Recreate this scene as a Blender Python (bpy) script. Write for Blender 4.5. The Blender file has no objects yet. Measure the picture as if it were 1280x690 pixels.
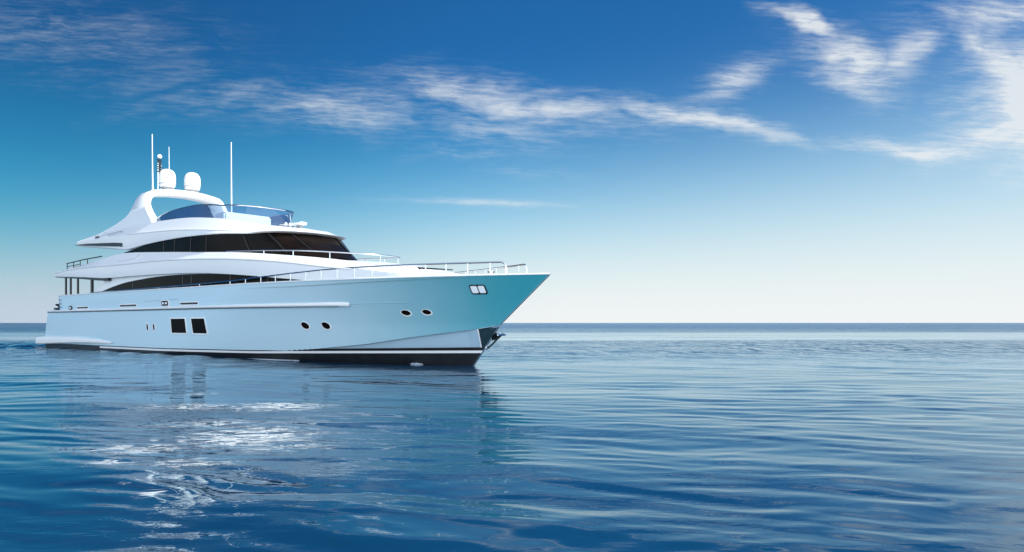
import bpy, bmesh, math, random
import numpy as np
from mathutils import Vector, Matrix
R = math.radians
random.seed(4)
rng = np.random.default_rng(11)
sc = bpy.context.scene
COL = sc.collection

# ---------------------------------------------------------------- camera
cam_d = bpy.data.cameras.new('camera')
cam = bpy.data.objects.new('camera', cam_d)
COL.objects.link(cam)
cam.location = (0, 0, 2.2)
cam.rotation_euler = (R(90), 0, 0)
cam_d.sensor_width = 36
cam_d.lens = 36 * 900 / 1280
cam_d.shift_y = 58.5 / 1280
cam_d.clip_start = 0.1
cam_d.clip_end = 60000
sc.camera = cam

# ---------------------------------------------------------------- sun, sky, exposure
SUN_EL, SUN_AZ = 42.0, 111.0          # azimuth clockwise from +Y (the view direction)
sun_d = bpy.data.lights.new('sun', 'SUN')
sun_d.energy = 2.7
sun_d.angle = R(0.5)
sun_d.color = (1.0, 0.955, 0.88)
sun = bpy.data.objects.new('sun', sun_d)
COL.objects.link(sun)
sdir = Vector((math.sin(R(SUN_AZ)) * math.cos(R(SUN_EL)), math.cos(R(SUN_AZ)) * math.cos(R(SUN_EL)), math.sin(R(SUN_EL))))
sun.rotation_euler = sdir.to_track_quat('Z', 'Y').to_euler()
sun.location = (60, -20, 60)

vs = sc.view_settings
sc.display_settings.display_device = 'sRGB'
vs.view_transform = 'Standard'
vs.look = 'None'
vs.exposure = 1.4
vs.gamma = 1
vs.use_curve_mapping = False
sc.cycles.use_denoising = True
sc.cycles.max_bounces = 8
sc.cycles.sample_clamp_indirect = 6

world = bpy.data.worlds.new('World')
sc.world = world
world.use_nodes = True
WT = world.node_tree
WT.nodes.clear()


class NG:
    """small helper that writes node graphs as expressions"""
    def __init__(self, tree):
        self.t = tree

    def n(self, typ, **kw):
        nd = self.t.nodes.new(typ)
        for k, v in kw.items():
            setattr(nd, k, v)
        return nd

    def put(self, sock, v):
        if hasattr(v, 'is_linked') or isinstance(v, bpy.types.NodeSocket):
            self.t.links.new(v, sock)
        elif v is not None:
            sock.default_value = v

    def m(self, op, a, b=None, c=None, clamp=False):
        nd = self.n('ShaderNodeMath', operation=op, use_clamp=clamp)
        self.put(nd.inputs[0], a)
        if b is not None: self.put(nd.inputs[1], b)
        if c is not None: self.put(nd.inputs[2], c)
        return nd.outputs[0]

    def ramp(self, x, lo, hi, a=0.0, b=1.0, smooth=True):
        nd = self.n('ShaderNodeMapRange', interpolation_type='SMOOTHSTEP' if smooth else 'LINEAR')
        self.put(nd.inputs[0], x)
        for i, v in enumerate((lo, hi, a, b)):
            nd.inputs[i + 1].default_value = v
        return nd.outputs[0]

    def xyz(self, x, y, z):
        nd = self.n('ShaderNodeCombineXYZ')
        for i, v in enumerate((x, y, z)):
            self.put(nd.inputs[i], v)
        return nd.outputs[0]

    def noise(self, vec, scale, detail=4, rough=.55, dist=0.0):
        nd = self.n('ShaderNodeTexNoise', noise_dimensions='3D')
        self.put(nd.inputs['Vector'], vec)
        nd.inputs['Scale'].default_value = scale
        nd.inputs['Detail'].default_value = detail
        nd.inputs['Roughness'].default_value = rough
        nd.inputs['Distortion'].default_value = dist
        return nd.outputs['Fac']

    def mix(self, f, a, b, blend='MIX'):
        nd = self.n('ShaderNodeMix', data_type='RGBA', blend_type=blend)
        self.put(nd.inputs[0], f)
        self.put(nd.inputs[6], a)
        self.put(nd.inputs[7], b)
        return nd.outputs[2]


g = NG(WT)
sky = g.n('ShaderNodeTexSky', sky_type='NISHITA')
sky.sun_disc = False
sky.sun_elevation = R(SUN_EL)
sky.sun_rotation = R(SUN_AZ)
sky.altitude = 0
sky.air_density = 1.0
sky.dust_density = 0.6
sky.ozone_density = 3.0
tc = g.n('ShaderNodeTexCoord')
sep = g.n('ShaderNodeSeparateXYZ')
WT.links.new(tc.outputs['Generated'], sep.inputs[0])
dx, dy, dz = sep.outputs[0], sep.outputs[1], sep.outputs[2]
front = g.ramp(dy, 0.02, 0.2)
dys = g.m('MAXIMUM', dy, 0.05)
A = g.m('DIVIDE', dx, dys)            # tangent of the bearing
E_ = g.m('DIVIDE', dz, dys)           # tangent of the height angle
# clear deep-blue air, paling into a bright sea haze near the horizon, wider towards the sun
side = g.ramp(dx, -.58, .58, 0.0, 1.0, False)
back = g.ramp(dy, .35, -.5)  # unseen sky behind the camera, brightened as added fill for the shaded hull
gain = g.m('ADD', g.ramp(dx, -.6, .05, .60, 1.0), g.m('MULTIPLY', back, .8))
deep = g.mix(1.0, sky.outputs[0], g.mix(g.ramp(dz, .36, .12), (.082, .405, .655, 1), (.105, .665, .79, 1)), 'MULTIPLY')
deep = g.mix(1.0, deep, g.xyz(gain, gain, gain), 'MULTIPLY')
hw = g.m('ADD', g.m('ADD', .092, g.m('MULTIPLY', side, .105)), g.m('MULTIPLY', back, .55))
el = g.m('DIVIDE', g.m('MAXIMUM', dz, 0.0), hw)
hz = g.m('POWER', 2.718, g.m('MULTIPLY', g.m('MULTIPLY', el, el), -1.0))
haze_c = g.mix(g.ramp(dx, -.6, 0.1), (3.05, 3.6, 4.2, 1), (5.0, 5.2, 5.25, 1))
bl = g.m('ADD', 1.0, g.m('MULTIPLY', back, 2.5))
haze_c = g.mix(1.0, haze_c, g.xyz(bl, bl, bl), 'MULTIPLY')
air = g.mix(hz, deep, haze_c)
# fibrous cirrus, drawn out along the wind
warpv = g.xyz(A, g.m('MULTIPLY', E_, 1.5), 0.0)
w1 = g.m('MULTIPLY', g.m('SUBTRACT', g.noise(warpv, 4.0, 3), .5), .16)
w2 = g.m('MULTIPLY', g.m('SUBTRACT', g.noise(warpv, 11.0, 3), .5), .05)
Aw = g.m('ADD', A, g.m('ADD', w1, w2))
Ew = g.m('ADD', E_, g.m('ADD', g.m('MULTIPLY', w1, .35), g.m('MULTIPLY', w2, .6)))
fib = g.noise(g.xyz(g.m('MULTIPLY', Aw, 1.0), g.m('MULTIPLY', Ew, 5.5), 3.0), 9.0, 8, .62, .3)
fine = g.noise(g.xyz(g.m('ADD', A, g.m('MULTIPLY', w2, .5)), g.m('MULTIPLY', g.m('ADD', g.m('ADD', E_, g.m('MULTIPLY', w2, .10)), g.m('MULTIPLY', A, .06)), 9.0), 7.0), 22.0, 8, .70)
puff = g.noise(g.xyz(Aw, g.m('MULTIPLY', Ew, 1.6), 5.0), 13.0, 7, .6, .4)
tex = g.m('ADD', g.m('MULTIPLY', fib, .38), g.m('ADD', g.m('MULTIPLY', fine, .40), g.m('MULTIPLY', puff, .22)))
# bank: bearing, height, half-length, half-height, tilt, strength
BANKS = [
    (-.64, .405, .24, .050, -6, .33), (-.50, .345, .20, .03, -4, .24), (-.38, .315, .13, .025, 6, .40),
    (-.25, .295, .15, .040, -6, .60), (-.06, .318, .14, .026, -8, .74), (.03, .300, .16, .024, -8, .76), (-.03, .268, .13, .028, -6, .55),
    (-.06, .235, .10, .012, -3, .40), (.22, .285, .13, .020, -10, .84), (.31, .270, .12, .016, -10, .82), (.305, .335, .075, .024, 24, .74), (.12, .262, .12, .012, -5, .35),
    (.41, .415, .07, .014, -30, .92), (.475, .36, .08, .038, -30, .92), (.54, .368, .05, .032, 38, .82), (.50, .325, .05, .02, -20, .6),
    (.64, .385, .055, .032, -50, .78), (.70, .335, .11, .055, -42, 1.0), (.70, .43, .16, .028, 4, .75), (.60, .425, .06, .014, -12, .6), (.58, .245, .12, .018, -5, .95), (.68, .262, .11, .03, 14, 1.0),
    (.76, .22, .10, .045, -28, .85), (.715, .29, .10, .085, -60, 1.25), (.74, .36, .09, .05, 0, 1.0), (-.03, .167, .13, .0055, -2, .66), (0.02, .21, .12, .010, -3, .22), (-.70, .05, .10, .012, 0, .22),
]
dens = None
for (a0, e0, la, le, tilt, k) in BANKS:
    c, s_ = math.cos(R(tilt)), math.sin(R(tilt))
    da = g.m('SUBTRACT', A if le < .01 else Aw, a0)
    de = g.m('SUBTRACT', E_ if le < .01 else Ew, e0)
    p = g.m('DIVIDE', g.m('ADD', g.m('MULTIPLY', da, c), g.m('MULTIPLY', de, s_)), la)
    q = g.m('DIVIDE', g.m('SUBTRACT', g.m('MULTIPLY', de, c), g.m('MULTIPLY', da, s_)), le)
    r2 = g.m('ADD', g.m('MULTIPLY', p, p), g.m('MULTIPLY', q, q))
    mk = g.m('MULTIPLY', g.m('POWER', 2.718, g.m('MULTIPLY', r2, -1.0)), k)
    dens = mk if dens is None else g.m('MAXIMUM', dens, mk)
cl = g.m('MULTIPLY', dens, g.ramp(g.m('ADD', g.m('MULTIPLY', dens, .24), tex), .47, .86))
cl = g.m('MULTIPLY', g.m('MULTIPLY', cl, 1.25), front, clamp=True)
cl = g.m('MINIMUM', cl, .84)
CLOUD = (4.8, 5.0, 5.1, 1)
sky_c = g.mix(cl, air, CLOUD)
bg = g.n('ShaderNodeBackground')
bg.inputs['Strength'].default_value = 0.066
WT.links.new(sky_c, bg.inputs['Color'])
wo = g.n('ShaderNodeOutputWorld')
WT.links.new(bg.outputs[0], wo.inputs['Surface'])


# ---------------------------------------------------------------- materials
def mat(name, base, rough=.4, metal=0.0, coat=0.0, spec=.5, vary=0.0, bump=0.0, alpha=1.0, scale=1.5, ior=1.5, rvar=.2):
    m_ = bpy.data.materials.new(name)
    m_.use_nodes = True
    g_ = NG(m_.node_tree)
    b = m_.node_tree.nodes['Principled BSDF']
    b.inputs['Base Color'].default_value = (*base, 1)
    b.inputs['Roughness'].default_value = rough
    b.inputs['Metallic'].default_value = metal
    b.inputs['Coat Weight'].default_value = coat
    b.inputs['Coat Roughness'].default_value = .04
    b.inputs['Specular IOR Level'].default_value = spec
    b.inputs['IOR'].default_value = ior
    b.inputs['Alpha'].default_value = alpha
    t = g_.n('ShaderNodeTexCoord')
    nz = g_.noise(t.outputs['Object'], scale, 5, .6)
    if vary:
        lo = tuple(max(0, c * (1 - vary)) for c in base) + (1,)
        hi = tuple(min(1, c * (1 + vary)) for c in base) + (1,)
        g_.put(b.inputs['Base Color'], g_.mix(g_.ramp(nz, .3, .7), lo, hi))
    g_.put(b.inputs['Roughness'], g_.ramp(nz, .25, .75, rough * (1 - rvar), min(1, rough * (1 + rvar))))
    if bump:
        bp = g_.n('ShaderNodeBump')
        bp.inputs['Strength'].default_value = bump
        bp.inputs['Distance'].default_value = .05
        g_.put(bp.inputs['Height'], g_.noise(t.outputs['Object'], .9, 3, .5))
        g_.put(b.inputs['Normal'], bp.outputs[0])
    return m_


M = {
    'white': mat('white_gelcoat', (.77, .77, .77), .30, coat=.35, vary=.01, rvar=.03, scale=.4),
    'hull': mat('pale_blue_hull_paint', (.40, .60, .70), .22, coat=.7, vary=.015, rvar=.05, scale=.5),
    'panel': mat('grey_blue_hull_paint', (.36, .50, .60), .25, coat=.5, vary=.015, rvar=.05, scale=.5),
    'black': mat('black_antifouling_paint', (.010, .010, .012), .35, vary=.2),
    'trim': mat('dark_trim', (.008, .009, .011), .4, vary=.2),
    'navy': mat('dark_stem_plate', (.012, .03, .038), .25, coat=.4, vary=.15),
    'chrome': mat('polished_steel', (.62, .64, .66), .16, metal=1.0),
    'glass': mat('dark_tinted_glass', (.007, .005, .004), .07, spec=.04, vary=.3, scale=.6),
    'mull': mat('window_mullion', (.008, .007, .006), .3, vary=.2),
    'deck': mat('teak_deck', (.30, .20, .12), .6, vary=.25, scale=6),
    'brightwhite': mat('bright_white_gloss', (.93, .94, .95), .2, coat=.5),  # plain bright white; on the bow panes it paints sun glare
    'grey': mat('grey_plastic', (.30, .31, .33), .45, vary=.1),
    'cushion': mat('white_cushion', (.72, .71, .68), .7, vary=.08, bump=.1),
    'foam': mat('sea_foam', (.34, .38, .42), .6, vary=.3, bump=.3),
}


# hull colour darkens from pale blue to teal forward, bow shade painted in
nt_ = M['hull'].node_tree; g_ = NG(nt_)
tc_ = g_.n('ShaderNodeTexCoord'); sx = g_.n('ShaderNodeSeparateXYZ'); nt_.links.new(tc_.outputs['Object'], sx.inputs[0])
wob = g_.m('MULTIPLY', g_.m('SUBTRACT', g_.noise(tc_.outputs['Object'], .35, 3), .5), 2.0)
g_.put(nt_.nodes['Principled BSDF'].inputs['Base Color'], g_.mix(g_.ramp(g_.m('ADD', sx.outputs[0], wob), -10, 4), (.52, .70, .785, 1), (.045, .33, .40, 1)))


def tinted(name, tint, gloss_r=.03, density=.5):
    """clear tinted screen: partly see-through, partly mirror"""
    m_ = bpy.data.materials.new(name)
    m_.use_nodes = True
    nt = m_.node_tree
    nt.nodes.clear()
    g_ = NG(nt)
    tr = g_.n('ShaderNodeBsdfTransparent'); tr.inputs[0].default_value = (*tint, 1)
    df = g_.n('ShaderNodeBsdfDiffuse'); df.inputs[0].default_value = (.05, .12, .26, 1)
    gl = g_.n('ShaderNodeBsdfGlossy'); gl.inputs['Roughness'].default_value = gloss_r
    fr = g_.n('ShaderNodeFresnel'); fr.inputs[0].default_value = 1.5
    a = g_.n('ShaderNodeMixShader'); b = g_.n('ShaderNodeMixShader')
    t = g_.n('ShaderNodeTexCoord')
    g_.put(a.inputs[0], g_.ramp(g_.noise(t.outputs['Object'], .5, 3), .3, .7, density * .9, min(1, density * 1.1)))
    nt.links.new(tr.outputs[0], a.inputs[1]); nt.links.new(df.outputs[0], a.inputs[2])
    nt.links.new(fr.outputs[0], b.inputs[0]); nt.links.new(a.outputs[0], b.inputs[1]); nt.links.new(gl.outputs[0], b.inputs[2])
    o = g_.n('ShaderNodeOutputMaterial'); nt.links.new(b.outputs[0], o.inputs[0])
    return m_


M['bluescreen'] = tinted('blue_tinted_screen', (.30, .48, .75), density=.72)
M['clearscreen'] = tinted('clear_screen', (.50, .66, .84), density=.22)

# ---------------------------------------------------------------- yacht frame: x forward, y to port, z up
HEAD = R(50.5926)
root = bpy.data.objects.new('motor_yacht', None)
COL.objects.link(root)
root.location = (-1.974, 37.009, 0)
root.rotation_euler = (0, 0, math.atan2(-math.cos(HEAD), math.sin(HEAD)))
root.empty_display_size = 2
root['label'] = 'large white and pale blue motor yacht with black windows lying on calm sea'
root['category'] = 'yacht'


def P(s, b, z):
    """s metres aft of the stem, b metres to starboard, z above the water"""
    return (-s, -b, z)


def obj(name, verts, faces, m, parent=root, smooth=True, angle=35, label=None):
    me = bpy.data.meshes.new(name)
    me.from_pydata([tuple(v) for v in verts], [], faces)
    bm = bmesh.new(); bm.from_mesh(me)
    bmesh.ops.remove_doubles(bm, verts=bm.verts, dist=.0004)
    bmesh.ops.recalc_face_normals(bm, faces=bm.faces)
    bm.to_mesh(me); bm.free()
    if smooth:
        for p in me.polygons: p.use_smooth = True
        me.set_sharp_from_angle(angle=R(angle))
    me.materials.append(m)
    o = bpy.data.objects.new(name, me)
    COL.objects.link(o)
    if parent: o.parent = parent
    if label: o['label'] = label
    return o


class MB:
    """collects shapes in yacht coordinates, then links them as one mesh"""
    def __init__(self):
        self.v, self.f = [], []

    def add(self, v, f):
        k = len(self.v)
        self.v += [tuple(x) for x in v]
        self.f += [tuple(i + k for i in q) for q in f]
        return self

    def grid(self, rows, closed_u=False, flip=False):
        nr, nc = len(rows), len(rows[0])
        v = [p for r in rows for p in r]
        f = []
        for i in range(nr - 1):
            for j in range(nc - 1):
                f.append((i * nc + j, (i + 1) * nc + j, (i + 1) * nc + j + 1, i * nc + j + 1))
        return self.add(v, f)

    def box(self, s0, s1, b0, b1, z0, z1, bev=0.0):
        bm = bmesh.new()
        bmesh.ops.create_cube(bm, size=1)
        bmesh.ops.scale(bm, verts=bm.verts, vec=(abs(s1 - s0), abs(b1 - b0), abs(z1 - z0)))
        bmesh.ops.translate(bm, verts=bm.verts, vec=(-(s0 + s1) / 2, -(b0 + b1) / 2, (z0 + z1) / 2))
        if bev:
            bmesh.ops.bevel(bm, geom=bm.edges, offset=bev, segments=2, affect='EDGES')
        bm.verts.index_update()
        v = [x.co.copy() for x in bm.verts]
        f = [[x.index for x in q.verts] for q in bm.faces]
        bm.free()
        return self.add(v, f)

    def tube(self, pts, r, n=8, r1=None):
        pts = [Vector(p) for p in pts]
        rows = []
        for i, p in enumerate(pts):
            a = pts[max(0, i - 1)]; b = pts[min(len(pts) - 1, i + 1)]
            t = (b - a).normalized()
            up = Vector((0, 0, 1)) if abs(t.z) < .9 else Vector((1, 0, 0))
            e1 = t.cross(up).normalized(); e2 = t.cross(e1)
            rr = r if r1 is None else r + (r1 - r) * i / (len(pts) - 1)
            rows.append([p + (e1 * math.cos(2 * math.pi * k / n) + e2 * math.sin(2 * math.pi * k / n)) * rr for k in range(n + 1)])
        self.grid(rows)
        k = len(self.v)
        nv = (n + 1) * len(pts)
        self.f.append(tuple(k - nv + j for j in range(n)))
        self.f.append(tuple(k - (n + 1) + j for j in range(n)))
        return self

    def lathe(self, c, prof, n=24):
        rows = [[(c[0] + r * math.cos(2 * math.pi * k / n), c[1] + r * math.sin(2 * math.pi * k / n), c[2] + z) for k in range(n + 1)] for r, z in prof]
        return self.grid(rows)

    def build(self, name, m, parent=root, **kw):
        return obj(name, self.v, self.f, m, parent, **kw)


def clamp(x, a=0., b=1.): return max(a, min(b, x))


def lerp_table(x, pts):
    if x <= pts[0][0]: return pts[0][1]
    for (a, ya), (b, yb) in zip(pts, pts[1:]):
        if x <= b: return ya + (yb - ya) * (x - a) / (b - a)
    return pts[-1][1]


def curve(pts, n):
    """Catmull-Rom through the points, n samples evenly by chord length"""
    p = np.array(pts, float)
    q = np.vstack([2 * p[0] - p[1], p, 2 * p[-1] - p[-2]])
    seg = np.linalg.norm(np.diff(p, axis=0), axis=1) ** .5
    T = np.concatenate([[0], np.cumsum(np.linalg.norm(np.diff(p, axis=0), axis=1))])
    out = []
    for t in np.linspace(0, T[-1], n):
        i = min(len(p) - 2, max(0, np.searchsorted(T, t, 'right') - 1))
        u = (t - T[i]) / max(1e-9, T[i + 1] - T[i])
        p0, p1, p2, p3 = q[i], q[i + 1], q[i + 2], q[i + 3]
        d1, d2 = np.linalg.norm(p1 - p0), np.linalg.norm(p2 - p1)
        d3 = np.linalg.norm(p3 - p2)
        m1 = (p2 - p0) / (d1 + d2) * d2
        m2 = (p3 - p1) / (d2 + d3) * d2
        out.append((2 * u**3 - 3 * u**2 + 1) * p1 + (u**3 - 2 * u**2 + u) * m1 + (-2 * u**3 + 3 * u**2) * p2 + (u**3 - u**2) * m2)
    return out


def nose(sA, bA, zA, sN, zN, n=9, k=.85):
    """rounded plan from the side (sA, bA) round to the centreline (sN, 0)"""
    out = []
    for i in range(1, n + 1):
        t = i / n * math.pi / 2
        b = bA * math.cos(t) ** k if i < n else 0.0
        f = math.sin(t) ** k
        out.append((sA + (sN - sA) * f, b, zA + (zN - zA) * f))
    return out


def loft(rails, n=70, cap=True):
    """surface through starboard rails (lists of (s,b,z), aft to nose), mirrored to port"""
    R_ = [curve(r, n) for r in rails]
    mb = MB()
    for sg in (1, -1):
        mb.grid([[P(p[0], max(0, p[1]) * sg, p[2]) for p in r] for r in R_])
    if cap:
        ring = [P(r[0][0], r[0][1], r[0][2]) for r in R_] + [P(r[0][0], -r[0][1], r[0][2]) for r in reversed(R_)]
        k = len(mb.v)
        mb.v += ring
        mb.f.append(tuple(range(k, k + len(ring))))
    return mb


# ---------------------------------------------------------------- hull
def stem(z):
    return -0.848 * z if z < 2.1 else -1.78 - 1.29 * (z - 2.1)


def half(s, z):
    q = clamp(z / 4.48)
    B = 4.12 + .38 * q
    L = 27 - 5. * q
    p = 1.75 + .55 * q
    t = clamp((s - stem(z)) / L)
    b = B * (1 - (1 - t) ** p)
    if z < 0: b *= max(0., 1 + z / 1.6) ** .6
    return b


KN = [(-1.8, 2.1), (-.6, 1.9), (3.4, 1.42), (6.1, 1.05), (10.2, .68), (12, .55), (60, .52)]
def knuckle(s): return lerp_table(s, KN)
def stripe_hi(s): return lerp_table(s, [(-1, .80), (7, .64), (15, .47), (26, .38), (36, .36), (60, .36)])
def stripe_lo(s): return stripe_hi(s) - .13
def band_hi(s): return stripe_hi(s) + lerp_table(s, [(-1, .16), (10, .13), (12, .06), (60, .07)])


def inset(s): return .16 * clamp((s + .7) / .8) * clamp((12.2 - s) / 4)
SHEER = 4.48
TAILS = [(-1.6, 47.6), (.3, 47.9), (1.2, 47.7), (2.1, 47.2), (3.3, 46.4), (3.35, 46.4), (4.6, 46.4)]


def solve_stem(zf):
    """foremost s of a line z = zf(s)"""
    s = 0.
    for _ in range(40): s = stem(zf(s))
    return s


def hull_band(zlo, zhi, aft=None, nz=8, ns=110, off=0.0, fwd=None, ins=None):
    mb = MB()
    for sg in (1, -1):
        rows = []
        for j in range(nz + 1):
            w = j / nz
            zf = lambda s: zlo(s) + (zhi(s) - zlo(s)) * w
            sF = solve_stem(zf) if fwd is None else fwd
            zA = zf(47)
            sA = lerp_table(zA, TAILS) if aft is None else aft
            row = []
            for i in range(ns + 1):
                u = (i / ns) ** 1.6
                s = sF + (sA - sF) * u
                z = zf(s)
                b = half(s, z) + off
                if ins: b = max(0, b - ins(s))
                row.append(P(s, b * sg, z))
            rows.append(row)
        mb.grid(rows)
    return mb


RUB = 3.24
c_ = lambda v: (lambda s: v)
lower = hull_band(knuckle, c_(RUB), nz=10)
# transom closing the aft end of the lower hull
tr = [(z, lerp_table(z, TAILS)) for z in np.linspace(.3, RUB, 9)]
lower.grid([[P(s, half(s, z) * k, z) for k in np.linspace(-1, 1, 9)] for z, s in tr])
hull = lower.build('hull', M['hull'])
up = hull_band(c_(RUB), c_(SHEER), aft=43.7, nz=8)
up.grid([[P(43.7, half(43.7, z) * k, z) for k in np.linspace(-1, 1, 9)] for z in np.linspace(RUB, SHEER, 5)])
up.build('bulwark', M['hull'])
# chine ledge + lower bow panel
led = MB()
for sg in (1, -1):
    ss = np.linspace(-1.62, 12.2, 60)
    led.grid([[P(s, half(s, knuckle(s)) * sg, knuckle(s)) for s in ss],
              [P(s, max(0, half(s, knuckle(s)) - inset(s)) * sg, knuckle(s) - .02) for s in ss]])
led.build('chine', M['panel'])
hull_band(band_hi, lambda s: knuckle(s) - .02, nz=6, fwd=-.62, aft=12.6, ins=inset).build('bow_panel', M['panel'])
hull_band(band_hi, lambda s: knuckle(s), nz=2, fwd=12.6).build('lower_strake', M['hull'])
hull_band(stripe_hi, band_hi, nz=2).build('boot_top', M['black'])
hull_band(stripe_lo, stripe_hi, nz=2, off=.012, aft=36.0).build('boot_stripe', M['white'])
hull_band(stripe_lo, stripe_hi, nz=2, fwd=36.0).build('boot_top', M['black'])
hull_band(c_(-1.2), stripe_lo, nz=8).build('hull_bottom', M['black'])
# stem plate (dark, ahead of the bow panel) with its bright edge
sp = MB()
for sg in (1, -1):
    rows = []
    for w in np.linspace(0, 1, 8):
        row = []
        for u in np.linspace(0, 1, 7):
            s1 = -.60
            z = .92 + (knuckle(-.6 - .6 * (1 - u)) - .03 - .92) * w
            s0 = stem(z)
            s = s0 + (s1 - s0) * u
            row.append(P(s, half(s, z) * sg + .006 * sg, z))
        rows.append(row)
    sp.grid(rows)
plate = sp.build('stem_plate', M['navy'])
e = MB()
e.tube([P(-.60, half(-.6, z) + .015, z) for z in np.linspace(.95, 1.88, 8)], .028)
e.build('plate_edge', M['white'], plate)
e = MB()
e.tube([P(stem(z) - .012, 0, z) for z in np.linspace(0.0, 4.46, 30)], .035)
e.build('stem_band', M['chrome'])
# rub rail
rr = MB()
for sg in (1, -1):
    ss = np.linspace(6.3, 46.5, 80)
    rows = []
    for a in np.linspace(-math.pi / 2, math.pi / 2, 7):
        rows.append([P(s, (half(s, RUB) + .10 * math.cos(a) * clamp((s - 6.2) * 3, .2)) * sg, RUB - .03 + .085 * math.sin(a) + .05 * clamp((20 - s) / 14) * math.sin(a)) for s in ss])
    rr.grid(rows)
rr.build('rub_rail', M['white'])
rs = MB()  # dark strip painting the rub rail's shadow on the hull
for sg in (1, -1):
    ss = np.linspace(7.0, 46.5, 80)
    rs.grid([[P(s, (half(s, RUB) + .045) * sg, RUB - .118) for s in ss], [P(s, (half(s, RUB) + .05) * sg, RUB - .165) for s in ss]])
rs.build('rail_shadow', M['trim'])
# hull seam forward of the rub rail (a pressed crease)
sm = MB()
ss = np.linspace(2.6, 6.2, 20)
sm.grid([[P(s, half(s, 3.23) + .008, 3.245) for s in ss], [P(s, half(s, 3.23) + .02, 3.225) for s in ss], [P(s, half(s, 3.2) + .004, 3.20) for s in ss]])
sm.build('hull_crease', M['hull'])
# cap rail
cr = MB()
for sg in (1, -1):
    ss = [-4.84 + (43.75 + 4.84) * (i / 100) ** 1.5 for i in range(101)]
    prof = [(.03, 0), (.035, .045), (.0, .07), (-.16, .07), (-.16, 0)]
    rows = [[P(s - (.05 if i == 0 else 0), max(0, half(s, SHEER) + o) * sg, SHEER + z) for i, s in enumerate(ss)] for o, z in prof]
    cr.grid(rows)
cr.build('cap_rail', M['white'])
# decks
dk = MB()
ss = np.linspace(-4.6, 43.7, 60)
dk.grid([[P(s, (half(s, SHEER) - .03) * k, SHEER - .25 + .2 * clamp((10 - s) / 12)) for s in ss] for k in np.linspace(-1, 1, 9)])
ss = np.linspace(43.7, 46.4, 4)
dk.grid([[P(s, (half(s, RUB)) * k, RUB - .02) for s in ss] for k in np.linspace(-1, 1, 9)])
dk.build('deck', M['deck'])
# swim platform with side sponsons
swp = MB()
for sg in (1, -1):
    ss = np.linspace(33.6, 49.5, 50)
    top = lambda s: lerp_table(s, [(33.6, .74), (36, .92), (40, 1.06), (47.6, 1.04), (49.5, .92)])
    bot = lambda s: lerp_table(s, [(33.6, .62), (40, .55), (47, .36), (49.5, .27)])
    wid = lambda s: .06 + .16 * clamp((s - 33.6) / 5)
    rows = []
    for q in range(8):
        row = []
        for s in ss:
            hb = half(min(s, 47), .8)
            t, b_, w = top(s), bot(s), wid(s)
            prof = [(-.1, b_), (w * .7, b_), (w, b_ + .08), (w, (b_ + t) / 2), (w, t - .10), (w * .8, t - .03), (w * .5, t), (-.1, t)][q]
            row.append(P(s, (hb + prof[0]) * sg, prof[1]))
        rows.append(row)
    swp.grid(rows)
swp.box(47.2, 49.5, -4.1, 4.1, .3, .9, .04)
swp.build('swim_platform', M['white'])


# ---- things let into the hull side, starboard and port
def on_hull(ring, off):
    return [P(s, half(s, z) + off, z) for s, z in ring]


def mirror(pts, sg): return [(p[0], p[1] * sg, p[2]) for p in pts]


def plaque(ring, off, depth=.03, sg=1, hole=None):
    """a plate following the hull: ring of (s,z), standing off the hull; with hole = an inner ring it is a frame"""
    mb = MB()
    o = mirror(on_hull(ring, off), sg); n = len(o)
    ob = mirror(on_hull(ring, off - depth), sg)
    mb.add(o + ob, [(i, (i + 1) % n, n + (i + 1) % n, n + i) for i in range(n)])
    if hole is None:
        cs = sum(r[0] for r in ring) / n; cz = sum(r[1] for r in ring) / n
        c = mirror(on_hull([(cs, cz)], off), sg)
        mb.add(o + c, [(i, (i + 1) % n, n) for i in range(n)])
    else:
        h = mirror(on_hull(hole, off), sg); hb = mirror(on_hull(hole, off - depth), sg)
        mb.add(o + h, [(i, (i + 1) % n, n + (i + 1) % n, n + i) for i in range(n)])
        mb.add(h + hb, [(i, (i + 1) % n, n + (i + 1) % n, n + i) for i in range(n)])
    return mb


def rrect(s0, s1, z0, z1, r=.06, n=4, lean=0.0):
    out = []
    for cs, cz, a0 in ((s1 - r, z1 - r, 0), (s0 + r, z1 - r, 90), (s0 + r, z0 + r, 180), (s1 - r, z0 + r, 270)):
        for k in range(n + 1):
            a = R(a0 + 90 * k / n)
            z = cz + r * math.sin(a)
            out.append((cs + r * math.cos(a) + lean * (z - (z0 + z1) / 2), z))
    return out


def oval(s, z, a, b, tilt=0, n=24):
    c, d = math.cos(R(tilt)), math.sin(R(tilt))
    return [(s + a * math.cos(t) * c - b * math.sin(t) * d, z + a * math.cos(t) * d + b * math.sin(t) * c) for t in (2 * math.pi * k / n for k in range(n))]


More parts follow.
